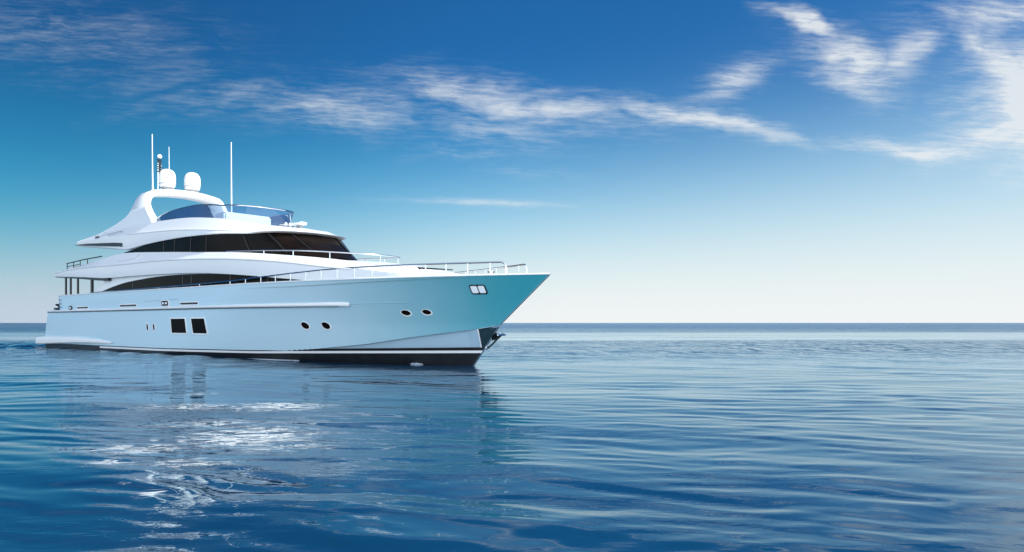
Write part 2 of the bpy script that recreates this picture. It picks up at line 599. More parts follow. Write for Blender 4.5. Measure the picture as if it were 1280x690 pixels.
for sg in (1, -1):
    for (s0, s1) in ((21.82, 23.80), (19.36, 21.0)):
        w = plaque(rrect(s0 - .1, s1 + .1, 1.43, 2.56, .08), .03, .05, sg, rrect(s0, s1, 1.52, 2.47, .05)).build('hull_window', M['white'])
        plaque(rrect(s0, s1, 1.52, 2.47, .05), .012, .01, sg).build('pane', M['glass'], w)
    for s in (27.4, 26.4):
        w = plaque(oval(s, 1.89, .20, .33, 0), .02, .04, sg, oval(s, 1.89, .13, .25)).build('portlight', M['white'])
        plaque(oval(s, 1.89, .13, .25), .012, .01, sg).build('pane', M['glass'], w)
    for s, z, aa, bb, tl in ((10.1, 2.02, .29, .19, 10), (8.56, 2.02, .29, .19, 10), (3.05, 2.70, .27, .135, 4), (1.85, 2.73, .25, .125, 4)):
        w = plaque(oval(s, z, aa + .05, bb + .045, tl), .03, .05, sg, oval(s, z + .02, aa, bb, tl)).build('porthole', M['white'])
        plaque(oval(s, z + .02, aa, bb, tl), .012, .01, sg).build('pane', M['glass'], w)
    # bow portlights: dark frame, panes whitened to paint the sun's reflection
    w = plaque(rrect(-1.72, -.93, 3.60, 4.06, .1), .03, .05, sg).build('bow_portlight', M['trim'])
    plaque(rrect(-1.66, -1.36, 3.66, 4.0, .05), .045, .012, sg).build('lens', M['brightwhite'], w)  # portlight pane, whitened to paint the sun's reflection
    plaque(rrect(-1.30, -.99, 3.66, 4.0, .05), .045, .012, sg).build('lens', M['brightwhite'], w)  # portlight pane, whitened to paint the sun's reflection
    for s0, s1, z in ((37.6, 39.9, 3.42), (28.84, 31.66, 3.46), (19.91, 22.26, 3.46)):
        w = plaque(rrect(s0 - .06, s1 + .06, z - .13, z + .13, .1), .02, .03, sg, rrect(s0, s1, z - .06, z + .06, .05)).build('scupper_slot', M['white'])
        plaque(rrect(s0, s1, z - .06, z + .06, .05), .008, .006, sg).build('opening', M['trim'], w)
    # double fairlead: white surround, black oval, two pale rollers
    w = plaque(rrect(23.8, 25.05, 3.30, 3.76, .2), .03, .04, sg).build('fairlead', M['white'])
    f2 = plaque(rrect(23.93, 24.92, 3.36, 3.70, .16), .05, .03, sg).build('surround', M['trim'], w)
    for s in (24.2, 24.65):
        plaque(oval(s, 3.53, .13, .08), .065, .02, sg).build('roller', M['brightwhite'], w)
    # shallow door line in the bulwark
    plaque([(22.45, 3.80), (27.6, 3.74), (27.6, 3.70), (22.45, 3.75)], .012, .012, sg).build('boarding_gate_line', M['panel'])
# after deck mooring gear
mg = MB()
for sg in (1, -1):
    w = MB().lathe(P(45.2, 3.9 * sg, 3.24), [(.0, 0), (.34, 0), (.30, .07), (.14, .12), (.13, .38), (.30, .46), (.34, .54), (.3, .6), (0, .62)]).build('mooring_capstan', M['trim'])
    w = MB().tube([P(45.9, 4.05 * sg, 3.42), P(43.9, 4.1 * sg, 3.42)], .09).build('mooring_cleat', M['trim'])
    for s0 in (45.4, 44.2):
        MB().box(s0, s0 + .2, 4.02 * sg, 4.12 * sg, 3.24, 3.40).build('foot', M['chrome'], w)
    w = plaque(oval(41.2, 3.44, .36, .17), .05, .06, sg).build('fairlead', M['trim'])
    plaque(oval(41.2, 3.44, .17, .07), .065, .02, sg).build('roller', M['brightwhite'], w)

# ---------------------------------------------------------------- main deck house
def deckb(s): return half(s, SHEER)
def hb_(s): return min(4.1, deckb(s) - .42)
LOWZ = [(3.6, 4.40), (6, 4.42), (8.5, 4.52), (11.47, 4.77), (14.88, 5.07), (19.69, 5.40), (25.23, 5.56), (30, 5.62), (34.58, 5.66), (39.31, 5.92), (44.95, 6.17)]   # underside of the band above
house = MB()
for sg in (1, -1):
    # the aft edge of the side wall sweeps forward as it rises
    rows = []
    for z in np.linspace(4.25, 6.0, 7):
        sA = 38.0 - (z - 4.25) * 1.9 - .35 * math.sin((z - 4.25) / 1.75 * math.pi)
        rows.append([P(s, hb_(s) * sg, min(z, max(4.25, lerp_table(s, LOWZ) + .12))) for s in np.linspace(sA, 6.5, 60)])
    house.grid(rows)
    rows = []
    for z in np.linspace(4.25, 6.0, 7):
        sA = 38.0 - (z - 4.25) * 1.9 - .35 * math.sin((z - 4.25) / 1.75 * math.pi)
        rows.append([P(sA, hb_(sA) * sg, z), P(sA, (hb_(sA) - .25) * sg, z)])
    house.grid(rows)
house.grid([[P(33.2, b, z) for b in np.linspace(-4.08, 4.08, 8)] for z in (4.25, 5.2, 6.0)])
house.build('deckhouse_wall', M['white'])
sal = MB().box(33.25, 33.4, -2.4, 2.4, 4.3, 5.7)
sal.build('saloon_door', M['glass'])
WTOP = [(6.4, 4.35), (8.45, 4.56), (11.95, 4.88), (15.4, 5.12), (20.28, 5.38), (25.89, 5.44), (31.04, 5.24), (33.6, 4.98), (36.12, 4.62), (36.9, 4.50)]
wtop = curve([(a, b, 0) for a, b in WTOP], 60)
for sg in (1, -1):
    w = MB()
    rows = []
    for k in np.linspace(0, 1, 5):
        rows.append([P(p[0], (hb_(p[0]) + .02) * sg, 4.28 + (p[1] - 4.28) * k) for p in wtop])
    w.grid(rows)
    rim = [P(p[0], (hb_(p[0]) + .02) * sg, p[1]) for p in wtop]
    rim2 = [P(p[0], (hb_(p[0]) - .02) * sg, p[1] + .01) for p in wtop]
    w.grid([rim, rim2])
    wd = w.build('saloon_window', M['glass'])
    for s in (30.2, 22.6, 21.4, 16.5, 12.6):
        zt = lerp_table(s, WTOP) - .03
        MB().box(s - .05, s + .05, (hb_(s) + .015) * sg, (hb_(s) + .035) * sg, 4.3, zt).build('mullion', M['mull'], wd)

# ---------------------------------------------------------------- upper deck moulding (the long white band)
def ub(s): return min(4.42, deckb(s) - .14)
low = [(44.95, 6.17), (39.31, 5.92), (34.58, 5.66), (30, 5.62), (25.23, 5.56), (19.69, 5.40), (14.88, 5.07), (11.47, 4.77), (8.5, 4.52), (6, 4.42), (3.6, 4.40)]
cre = [(44.9, 6.45), (41.72, 6.60), (36.0, 6.62), (32.98, 6.55), (25.12, 6.49), (19.59, 6.29), (14.8, 6.0), (11.0, 5.66), (8.0, 5.30), (5.6, 5.02), (3.8, 4.80)]
top = [(44.2, 6.62), (41.5, 6.80), (38.17, 7.05), (35.36, 7.27), (31.73, 7.42), (25.89, 7.14), (20.28, 6.79), (15.4, 6.47), (10.6, 6.02), (7.0, 5.62), (4.6, 5.22)]
r1 = [(s, ub(s), z) for s, z in low] + nose(3.6, ub(3.6), 4.40, 1.3, 4.40, k=.9)
r1b = [(s, ub(s) + .05, z + .28 * (zc - z)) for (s, z), (_, zc) in zip(low, cre)] + nose(3.6, ub(3.6) + .03, 4.5, 1.3, 4.5, k=.9)
r2 = [(s, ub(s) + .06, z) for s, z in cre] + nose(3.8, ub(3.8), 4.80, 1.5, 4.60, k=.9)
r2b = [(s, ub(s) + .0, z + .10) for s, z in cre] + nose(3.9, ub(3.8) - .1, 4.88, 1.7, 4.66, k=.9)
r3 = [(s, ub(s) - .30 - .15 * clamp((12 - s) / 8), z) for s, z in top] + nose(4.6, ub(4.6) - .5, 5.22, 2.3, 4.85, k=.9)
r4 = [(s, ub(s) - .48 - .2 * clamp((12 - s) / 8), z + .01) for s, z in top] + nose(4.7, ub(4.6) - .8, 5.24, 2.6, 4.9, k=.9)
r5 = [(s, ub(s) - .62 - .3 * clamp((12 - s) / 8), z - lerp_table(s, [(7, .0), (10, .25), (44, .4)])) for s, z in top] + nose(4.8, ub(4.6) - 1.0, 5.25, 2.9, 4.95, k=.9)
r6 = [(s, .9, z - lerp_table(s, [(7, -.06), (11, .1), (44, .35)])) for s, z in top] + nose(5.0, .7, 5.27, 3.3, 5.0, k=.9)
r7 = [(s, .0, z - lerp_table(s, [(7, -.08), (11, .08), (44, .33)])) for s, z in top] + nose(5.0, .0, 5.28, 3.4, 5.01, k=.9)
r0 = [(s, 0., z + .02) for s, z in low] + nose(3.6, 0, 4.42, 1.4, 4.42)
upper = loft([r0, r1, r1b, r2, r2b, r3, r4, r5, r6, r7], 320).build('upper_deck', M['white'], angle=28)
def crease(rail, r, out, name):
    for sg in (1, -1):
        c = curve(rail, 160)
        MB().tube([P(p[0], (p[1] + out) * sg, p[2]) for p in c if p[1] > .3], r, 8).build(name, M['white'])


crease([p for p in r2 if p[0] > 5.5], .055, .0, 'moulded_crease')
# soffit under its after end, near-black to paint in the overhang's shade
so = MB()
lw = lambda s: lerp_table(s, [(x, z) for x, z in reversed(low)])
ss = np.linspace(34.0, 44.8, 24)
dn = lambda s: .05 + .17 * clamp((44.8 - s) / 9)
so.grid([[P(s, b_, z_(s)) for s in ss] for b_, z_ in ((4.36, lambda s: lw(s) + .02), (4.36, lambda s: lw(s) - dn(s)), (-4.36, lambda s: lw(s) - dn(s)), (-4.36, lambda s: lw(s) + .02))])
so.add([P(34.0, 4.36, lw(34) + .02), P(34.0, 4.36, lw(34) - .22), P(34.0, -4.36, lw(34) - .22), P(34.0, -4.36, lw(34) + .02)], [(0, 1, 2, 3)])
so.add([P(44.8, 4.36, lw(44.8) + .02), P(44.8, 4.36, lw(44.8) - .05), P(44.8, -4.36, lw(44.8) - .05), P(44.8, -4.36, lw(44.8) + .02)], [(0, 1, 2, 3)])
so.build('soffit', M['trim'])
# posts that carry the overhang
for sg in (1, -1):
    for s, r in ((42.95, .085), (41.9, .085), (40.35, .085), (37.45, .12)):
        zt = lerp_table(s, low) + .05
        MB().tube([P(s, 4.18 * sg, 4.45), P(s, 4.18 * sg, zt)], r, 10).build('deck_post', M['trim'])
# after rail of the upper deck with sun pads behind
for sg in (1, -1):
    w = MB().tube([P(43.0, 4.1 * sg, 7.22), P(39.5, 4.1 * sg, 7.36), P(36.0, 4.02 * sg, 7.44)], .045)
    w.tube([P(43.0, 4.1 * sg, 6.95), P(40.3, 4.1 * sg, 7.03)], .03)
    rl = w.build('aft_rail', M['trim'])
    for s in (42.9, 41.5, 40.1, 38.6):
        MB().tube([P(s, 4.1 * sg, 6.6), P(s, 4.1 * sg, 7.22 + (42.9 - s) * .033)], .035).build('stanchion', M['trim'], rl)
for b0 in (3.45, 1.3, -1.3, -3.45):
    MB().box(40.3, 42.9, b0 - .5, b0 + .5, 6.5, 6.98, .1).build('sun_pad', M['cushion'])
# small air scoop on the side
for sg in (1, -1):
    w = MB()
    pts = [(32.2, 6.80), (30.5, 6.80), (29.6, 6.86), (29.1, 7.02), (28.9, 7.16)]
    w.grid([[P(s, (4.30 - (z - 6.6) * .32 + o) * sg, z + dz_) for s, z in pts] for o, dz_ in ((.06, -.06), (.13, .0), (.05, .05))])
    w.build('air_scoop', M['white'])

# ---------------------------------------------------------------- wheelhouse glass
wb = [(32.6, 3.80, 7.40), (28, 3.80, 7.2), (24, 3.78, 7.0), (20, 3.72, 6.75), (17.4, 3.42, 6.55), (15.4, 2.95, 6.42)] + nose(15.1, 2.86, 6.4, 11.5, 6.45, k=.8)
wt = [(32.4, 3.80, 7.52), (28.01, 3.74, 7.88), (23.24, 3.70, 7.96), (18.99, 3.60, 7.87), (17.2, 3.35, 7.78), (16.2, 3.1, 7.72)] + nose(16.0, 3.02, 7.71, 13.5, 7.72, k=.8)
cb, ct = curve(wb, 90), curve(wt, 90)
w = MB()
for sg in (1, -1):
    w.grid([[P(*(np.array(a) * (1 - k) + np.array(b) * k) * np.array((1, sg, 1))) for a, b in zip(cb, ct)] for k in np.linspace(-.25, 1.06, 6)])
wh = w.build('wheelhouse_window', M['glass'])
def at_s(c, s_):
    for p, q in zip(c, c[1:]):
        if p[0] >= s_ >= q[0]:
            k = (p[0] - s_) / max(1e-6, p[0] - q[0])
            return p + (q - p) * k
    return c[-1]


for sg in (1, -1):
    for s_ in (26.0, 24.4, 22.2, 20.2):
        p, q = at_s(cb, s_), at_s(ct, s_ + .05)
        MB().tube([P(p[0], (p[1] + .012) * sg, p[2]), P(q[0], (q[1] + .012) * sg, q[2])], .03, 6).build('mullion', M['mull'], wh)
    for sb, st_ in ((15.9, 16.6), (12.9, 14.6), (11.75, 13.75)):
        p, q = at_s(cb, sb), at_s(ct, st_)
        MB().tube([P(p[0] - .03, (p[1] + .02) * sg, p[2]), P(q[0] - .03, (q[1] + .02) * sg, q[2])], .045, 6).build('mullion', M['mull'], wh)

# ---------------------------------------------------------------- flybridge moulding and roof
k1 = [(42.0, 3.60, 8.62), (36.65, 3.85, 8.20), (34.2, 3.92, 7.97), (32.8, 3.95, 7.80), (31.6, 3.93, 7.72), (28.01, 3.86, 7.92), (23.24, 3.82, 8.0), (18.99, 3.70, 7.9), (17.1, 3.45, 7.8), (16.0, 3.2, 7.74)] + nose(15.8, 3.05, 7.73, 13.4, 7.74, k=.8)
k1b = [(s, b + .02, z + .06) for s, b, z in k1[:10]] + nose(15.7, 3.16, 7.79, 13.0, 7.8, k=.8)
k2 = [(42.2, 3.65, 8.98), (37.5, 3.86, 8.92), (34.38, 3.95, 8.87), (31.5, 3.96, 8.82), (28.84, 3.94, 8.74), (24.5, 3.86, 8.58), (20.66, 3.70, 8.32), (17.6, 3.42, 8.02), (16.6, 3.2, 7.93), (16.2, 3.1, 7.9)] + nose(16.0, 3.0, 7.9, 13.3, 7.88, k=.8)
k2b = [(s, b - .06, z + .09) for s, b, z in k2[:10]] + nose(16.2, 2.9, 7.98, 13.6, 7.95, k=.8)
k3 = [(42.0, 3.45, 9.16), (37.44, 3.62, 9.36), (33.67, 3.62, 9.44), (31.5, 3.60, 9.48), (29.53, 3.58, 9.50), (23.44, 3.45, 9.38), (19.68, 3.2, 9.02), (17.6, 2.85, 8.68), (16.8, 2.65, 8.54), (16.5, 2.55, 8.46)] + nose(16.3, 2.45, 8.42, 14.4, 8.20, k=.8)
k3b = [(s + .02, b - .25, z + .03) for s, b, z in k3[:10]] + nose(16.5, 2.1, 8.46, 14.8, 8.26, k=.8)
k4 = [(s + .03, b - .5, z - lerp_table(s, [(17, 0.), (19, .12), (42, .15)])) for s, b, z in k3[:10]] + nose(16.6, 1.8, 8.47, 15.0, 8.29, k=.8)
k5 = [(s + .03, 0, z - lerp_table(s, [(17, -.03), (19, .12), (42, .15)])) for s, b, z in k3[:10]] + nose(16.6, 0, 8.50, 15.1, 8.31, k=.8)
k0 = [(s, 0, z + .02) for s, b, z in k1[:10]] + nose(15.8, 0, 7.75, 13.3, 7.76)
loft([k0, k1, k1b, k2, k2b, k3, k3b, k4, k5], 320).build('flybridge', M['white'], angle=28)
crease([p for p in k2 if 16.5 < p[0] < 33], .045, .0, 'moulded_crease')
# dark wedge-shaped recess under the after overhang
for sg in (1, -1):
    w = MB()
    rows = []
    for k in (0, 1):
        rows.append([P(s, (3.985 - .009 * abs(s - 33)) * sg, z0 + (z1 - z0) * k) for s, z0, z1 in ((41.8, 8.70, 8.74), (39, 8.49, 8.66), (36.6, 8.30, 8.52), (34, 8.09, 8.38), (32.3, 7.95, 8.24))])
    w.grid(rows)
    w.grid([[(p[0], p[1] - .05 * (1 if p[1] > 0 else -1), p[2]) for p in rows[1]], rows[1]])
    w.build('side_louvre', M['trim'])
    # moulded lettering badge and styling line on the side
    rows = [[P(s, (3.95 + .01) * sg, z + d) for s, z in ((36.0, 9.03), (34.5, 9.11), (33.0, 9.16), (32.4, 9.12))] for d in (-.02, .03)]
    MB().grid(rows).build('styling_line', M['grey'])
def lettering(txt, size, name, m_, loc, parent):
    cu = bpy.data.curves.new(name, 'FONT'); cu.body = txt; cu.size = size; cu.extrude = .012; cu.shear = .2; cu.resolution_u = 3
    tmp = bpy.data.objects.new(name, cu); COL.objects.link(tmp)
    me_ = bpy.data.meshes.new_from_object(tmp)
    bpy.data.objects.remove(tmp)
    me_.name = name; me_.materials.clear(); me_.materials.append(m_)
    o = bpy.data.objects.new(name, me_); COL.objects.link(o); o.parent = parent
    o.location = loc
    return o


lt = lettering('Luxra', .34, 'name_lettering', M['trim'], P(37.6, 3.93, 8.95), root)
lt.rotation_euler = (R(90 - 6), R(-3), 0)
# radar arch
AR = [  # b, z outer, b inner, z inner, s forward, s aft
    (3.62, 9.20, 3.00, 9.20, 28.0, 39.0), (3.56, 9.55, 2.98, 9.55, 28.3, 36.8), (3.52, 9.93, 2.96, 9.93, 28.7, 34.6), (3.45, 10.4, 2.92, 10.4, 29.3, 32.9), (3.36, 11.0, 2.86, 11.0, 29.9, 32.2),
    (3.22, 11.55, 2.74, 11.45, 30.1, 31.9), (2.98, 11.95, 2.56, 11.68, 30.1, 31.8), (2.60, 12.2, 2.3, 11.80, 30.0, 31.7), (2.0, 12.3, 1.9, 11.88, 29.9, 31.6), (1.0, 12.42, .95, 11.98, 29.85, 31.55), (0, 12.46, 0, 12.02, 29.85, 31.55)]
AR = [tuple(x) for x in AR] + [(-a, b, -c, d, e_, f_) for a, b, c, d, e_, f_ in reversed(AR[:-1])]
pr = [(np.array(a)) for a in AR]
AC = curve(AR, 61)
w = MB()
rows = []
for bo, zo, bi, zi, sf, sa in AC:
    bm_, zm_ = (bo * .85 + bi * .15), (zo * .85 + zi * .15)
    ch = .14
    ring = [P(sf + ch, bo, zo), P(sf, bo * .8 + bi * .2, zo * .8 + zi * .2), P(sf, bo * .2 + bi * .8, zo * .2 + zi * .8), P(sf + ch, bi, zi), P(sa - ch, bi, zi), P(sa, bo * .2 + bi * .8, zo * .2 + zi * .8), P(sa, bo * .8 + bi * .2, zo * .8 + zi * .2), P(sa - ch, bo, zo), P(sf + ch, bo, zo)]
    rows.append(ring)
w.grid(rows)
w.build('radar_arch', M['white'], angle=40)
# radomes
for b, z0 in ((1.35, 12.38), (-.62, 12.44)):
    w = MB().lathe(P(30.7, b, z0 + .22), [(.0, 0), (.47, 0), (.52, .04), (.57, .14), (.60, .35), (.61, .70), (.60, .92), (.55, 1.12), (.44, 1.29), (.28, 1.39), (.12, 1.43), (0, 1.435)]).build('radome', M['white'], angle=60)
    MB().lathe(P(30.7, b, z0 - .08), [(.0, 0), (.34, 0), (.34, .22), (.5, .30), (0, .29)]).build('pedestal', M['grey'], w)
    MB().lathe(P(30.7, b, z0 + .47), [(.622, 0), (.632, .015), (.632, .035), (.622, .05)]).build('seam_ring', M['grey'], w)
# antennas
def whip(s, b, z0, z1, r, m_=M['white']):
    o = MB().tube([P(s, b, z0), P(s, b + .02, (z0 + z1) / 2), P(s - .03, b + .05, z1)], r, 8, r * .55).build('whip_antenna', m_)
    MB().lathe(P(s, b, z0 - .05), [(0, 0), (r * 2.6, 0), (r * 2.4, .1), (r * 1.4, .32), (r, .36), (0, .36)], 12).build('antenna_base', M['grey'], o)
whip(30.7, 2.45, 12.2, 16.5, .052)
whip(31.2, .95, 12.4, 15.9, .035)
whip(22.6, .6, 9.2, 14.95, .052)
mast = MB().tube([P(30.9, 1.95, 12.28), P(30.9, 1.95, 14.5)], .05).tube([P(30.9, 1.72, 12.3), P(30.9, 1.72, 14.4)], .035).build('light_mast', M['chrome'])
for k, z in enumerate((13.75, 14.1, 14.45)):
    MB().lathe(P(30.9, 1.86, z), [(0, 0), (.17, 0), (.17, .07), (.10, .08), (.10, .2), (.17, .21), (.17, .26), (0, .27)], 14).build('lantern', M['trim'], mast)
MB().lathe(P(30.9, 1.84, 14.78), [(0, 0), (.10, .02), (.17, .1), (.17, .2), (.1, .3), (0, .32)], 14).build('lantern', M['brightwhite'], mast)
# flybridge screens
for sg in (1, -1):
    tp = curve([(28.9, 3.12, 9.72), (27.6, 3.12, 10.0), (26.23, 3.12, 10.15), (23.33, 3.10, 10.22), (21.5, 3.02, 10.14)], 24)
    bt = curve([(28.8, 3.2, 9.40), (27.6, 3.2, 9.40), (26.23, 3.2, 9.38), (22.8, 3.18, 9.30), (20.4, 3.02, 9.02)], 24)
    w = MB()
    rows = [[P(p[0], p[1] * sg, p[2]) for p in tp], [P(p[0], p[1] * sg, p[2]) for p in bt]]
    rows2 = [[P(p[0], (p[1] - .03) * sg, p[2]) for p in q] for q in (bt, tp)]
    w.grid(rows + rows2 + [rows[0]])
    sd = w.build('side_screen', M['bluescreen'])
    MB().tube([P(p[0], p[1] * sg, p[2] + .02) for p in tp] + [P(20.4, 3.04 * sg, 9.02)], .028, 6).build('screen_frame', M['chrome'], sd)
FT = [(21.5, 3.02, 10.12), (20.9, 2.92, 10.08), (20.3, 2.55, 10.02)] + nose(20.2, 2.45, 10.0, 18.5, 9.95, 8, .8)
FB = [(20.4, 3.02, 9.0), (20.25, 2.75, 9.02), (20.1, 2.45, 9.0)] + nose(20.0, 2.35, 9.0, 18.9, 8.80, 8, .8)
ft, fb = curve(FT, 40), curve(FB, 40)
w = MB()
full_t = [P(p[0], p[1], p[2]) for p in ft] + [P(p[0], -p[1], p[2]) for p in reversed(ft[:-1])]
full_b = [P(p[0], p[1], p[2]) for p in fb] + [P(p[0], -p[1], p[2]) for p in reversed(fb[:-1])]
w.grid([full_t, full_b])
fs = w.build('windscreen', M['clearscreen'])
MB().tube(full_t, .05, 6).build('screen_rail', M['chrome'], fs)
for k in (0, 78):
    MB().tube([full_t[k], full_b[k]], .035, 6).build('screen_post', M['trim'], fs)
# helm console, seats and lockers behind the screen
con = MB().box(21.2, 22.6, -1.7, 1.9, 8.9, 9.80, .12)
con.build('helm_console', M['white'])
MB().box(23.0, 23.9, -1.6, 1.0, 8.9, 10.0, .12).build('helm_seat', M['cushion'])
MB().box(25.5, 28.5, -2.6, -1.2, 8.9, 9.8, .12).build('lounge_seat', M['cushion'])
# searchlight and horn on the roof ahead of the screen
sl = MB().box(14.8, 15.9, -.25, .25, 8.52, 8.70, .04).build('searchlight', M['white'])
MB().box(15.1, 15.5, -.1, .1, 8.28, 8.53).build('bracket', M['grey'], sl)
for b in (.75, 1.05):
    MB().tube([P(15.9, b, 8.50), P(15.5, b, 8.50), P(15.2, b, 8.50)], .05, 10, .11).build('horn', M['chrome'])

# ---------------------------------------------------------------- rails
def rail_line(pts, r, name, m_, posts, foot, parent=root):
    o = MB().tube([P(*p) for p in pts], r, 8).build(name, m_, parent)
    for p, q in zip(posts, foot):
        MB().tube([P(*q), P(*p)], r * .9, 6).build('stanchion', m_, o)
    return o


RZ = [(-3.9, 5.12), (2.6, 5.13), (5.6, 5.11), (7.85, 5.06), (11.8, 4.90), (15.8, 4.74), (21.85, 4.68), (25.3, 4.65), (34, 4.60), (37.2, 4.58)]
def railb(s): return half(s, SHEER) - .09
for sg in (1, -1):
    pts = [(s, railb(s) * sg, lerp_table(s, RZ)) for s in np.linspace(37.2, -2.6, 110)]
    pts += [(-2.77, railb(-2.77) * sg, 5.06), (-2.83, railb(-2.83) * sg, 4.92), (-2.85, railb(-2.85) * sg, 4.5)]
    ps = [30.5, 25.3, 19.7, 15.98, 14.3, 12.76, 11.41, 10.1, 8.86, 7.71, 6.57, 5.39, 4.27, 3.21, 2.2, 1.18, .09, -1.0, -2.1]
    rail_line(pts, .042, 'bow_rail', M['chrome'], [(s, railb(s) * sg, lerp_table(s, RZ)) for s in ps], [(s, railb(s) * sg, SHEER + .03) for s in ps])
# rail round the front of the wheelhouse
pts = [(17.2, 4.0, 6.66), (15.0, 3.95, 6.56), (12, 3.6, 6.42), (10, 3.15, 6.30), (8.4, 2.4, 6.18), (7.4, 1.5, 6.1), (7.0, 0, 6.08)]
pts = pts + [(s, -b, z) for s, b, z in reversed(pts[:-1])]
pc = curve(pts, 50)
ps = [tuple(pc[i]) for i in (8, 13, 18, 24, 31, 36, 41)]
rail_line([tuple(p) for p in pc], .035, 'wheelhouse_rail', M['chrome'], ps, [(s, b, z - .42) for s, b, z in ps])
# foredeck gear
w = MB().box(5.2, 6.4, -.6, .6, 5.2, 5.40, .05).build('deck_hatch', M['white'])
bo = MB().tube([P(4.6, -.4, 5.26), P(3.4, -.3, 5.16), P(1.6, -.1, 5.0)], .06, 8, .03).build('stowed_boom', M['trim'])
MB().lathe(P(-1.2, 0, 4.4), [(0, 0), (.25, 0), (.22, .1), (.12, .15), (.12, .3), (.22, .38), (0, .4)], 14).build('anchor_windlass', M['chrome'])

# ---------------------------------------------------------------- anchor in the stem
an = bpy.data.objects.new('anchor', None)
COL.objects.link(an)
an['label'] = 'dark steel anchor hauled up against the black stem of the yacht just above the water'
an['category'] = 'anchor'
an.location = root.matrix_basis @ Vector(P(-1.45, 0, 1.0))
an.rotation_euler = root.rotation_euler
def Pa(s, b, z): return (-(s + 1.45), -b, z - 1.0)
w = MB().tube([Pa(-.86, 0, .86), Pa(-1.25, 0, 1.10), Pa(-1.55, 0, 1.34), Pa(-1.92, 0, 1.62)], .045, 8).build('shank', M['trim'], an)
for sg in (1, -1):
    fl = MB()
    fl.add([Pa(-1.90, .05 * sg, 1.58), Pa(-1.72, .32 * sg, 1.66), Pa(-1.42, .22 * sg, 1.52), Pa(-1.30, .07 * sg, 1.28),
            Pa(-1.94, .05 * sg, 1.63), Pa(-1.75, .33 * sg, 1.71), Pa(-1.44, .23 * sg, 1.57), Pa(-1.32, .07 * sg, 1.34)],
           [(0, 1, 2, 3), (4, 5, 6, 7), (0, 1, 5, 4), (1, 2, 6, 5), (2, 3, 7, 6), (3, 0, 4, 7)])
    fl.build('fluke', M['trim'], an, smooth=False)
MB().tube([Pa(-1.88, -.28, 1.60), Pa(-1.88, .28, 1.60)], .05, 8).build('crown_bar', M['chrome'], an)
MB().tube([Pa(-.95, -.10, .95), Pa(-.95, .10, .95)], .06, 8).build('shackle', M['chrome'], an)

# ---------------------------------------------------------------- wash along the hull
w = MB()
vn = random.Random(8)
def wash(s0, s1, n, hmax, out, name_seed):
    rr_ = random.Random(name_seed)
    rows = []
    for i in range(n + 1):
        s = s0 + (s1 - s0) * i / n
        t = max(0.0, math.sin(math.pi * i / n)) ** .8
        h_ = hmax * t * rr_.uniform(.35, 1.0)
        o_ = half(s, .1) + out
        rows.append([P(s, o_ + .30 * t, -.03), P(s + rr_.uniform(-.05, .05), o_ + .20 * t, h_ * .7), P(s, o_ + .08 * t, h_), P(s, o_ + .0, h_ * .5), P(s, o_ - .05, -.03)])
    w.grid(rows)
wash(2.9, 3.7, 26, .09, .0, 1)
wash(11.5, 16.0, 90, .03, .0, 3)
wf = w.build('wash_foam', M['foam'], parent=root)
wm = wf.matrix_basis
wf.parent = None
wf.location = root.location; wf.rotation_euler = root.rotation_euler
wf['kind'] = 'stuff'
wf['label'] = 'thin white foam of the wash along the waterline of the yacht'

# ---------------------------------------------------------------- sea
def polar_axis():
    r = [2.4]
    while r[-1] < 30000:
        x = r[-1]
        k = .0062 if x < 90 else (.0062 + .03 * min(1, (x - 90) / 250))
        r.append(x * (1 + k))
    r = np.array(r)
    f = np.linspace(R(-42), R(42), 760)
    b = np.linspace(R(42), R(318), 120)[1:-1]
    return r, np.concatenate([f, b])


rr_, aa_ = polar_axis()
RRg, AAg = np.meshgrid(rr_, aa_, indexing='ij')
X = RRg * np.sin(AAg); Y = RRg * np.cos(AAg)


def vnoise(x, y, seed):
    r_ = np.random.default_rng(seed)
    tab = r_.random((256, 256))
    xi = np.floor(x).astype(int); yi = np.floor(y).astype(int)
    fx = x - xi; fy = y - yi
    fx = fx * fx * (3 - 2 * fx); fy = fy * fy * (3 - 2 * fy)
    g_ = lambda i, j: tab[(xi + i) % 256, (yi + j) % 256]
    return (g_(0, 0) * (1 - fx) + g_(1, 0) * fx) * (1 - fy) + (g_(0, 1) * (1 - fx) + g_(1, 1) * fx) * fy


WX = X + .5 * (vnoise(X / 1.1, Y / 1.1, 21) - .5) + 1.4 * (vnoise(X / 3.5, Y / 3.5, 1) - .5) + 4 * (vnoise(X / 14, Y / 14, 2) - .5)
WY = Y + .22 * (vnoise(X / .9, Y / .8, 22) - .5) + 0.7 * (vnoise(X / 3.0, Y / 3.0, 3) - .5) + 3 * (vnoise(X / 12, Y / 12, 4) - .5)
ruff = .35 + 1.35 * vnoise(X / 9, Y / 5, 5) ** 1.5 * (0.4 + vnoise(X / 31, Y / 17, 6))
H = np.zeros_like(X)
cell = np.maximum(np.gradient(rr_)[:, None] * np.ones_like(X), 0.0)
NW = 60
for i in range(NW):
    lam = .34 * (16 / .34) ** (i / (NW - 1)) * rng.uniform(.9, 1.1)
    k = 2 * math.pi / lam
    th = rng.normal(0, .30 if lam < 2.2 else .40) + R(7)
    kx, ky = k * math.sin(th), k * math.cos(th)
    slope = (.0150 if lam < .6 else .0160 if lam < 1.4 else .0060 if lam < 5 else .0045) * rng.uniform(.6, 1.3)
    att = np.clip((lam / cell - 2.5) / 3, 0, 1)
    amp = slope / k
    ph = rng.uniform(0, 6.28)
    wv = np.sin(WX * kx + WY * ky + ph)
    H += amp * att * wv * (ruff if lam < 3 else 1.0)
hx, hy = math.sin(HEAD), math.cos(HEAD)
SA = (X + 1.974) * -hx + (Y - 37.009) * hy          # metres aft of the stem
SB = (X + 1.974) * -hy + (Y - 37.009) * -hx         # metres to starboard
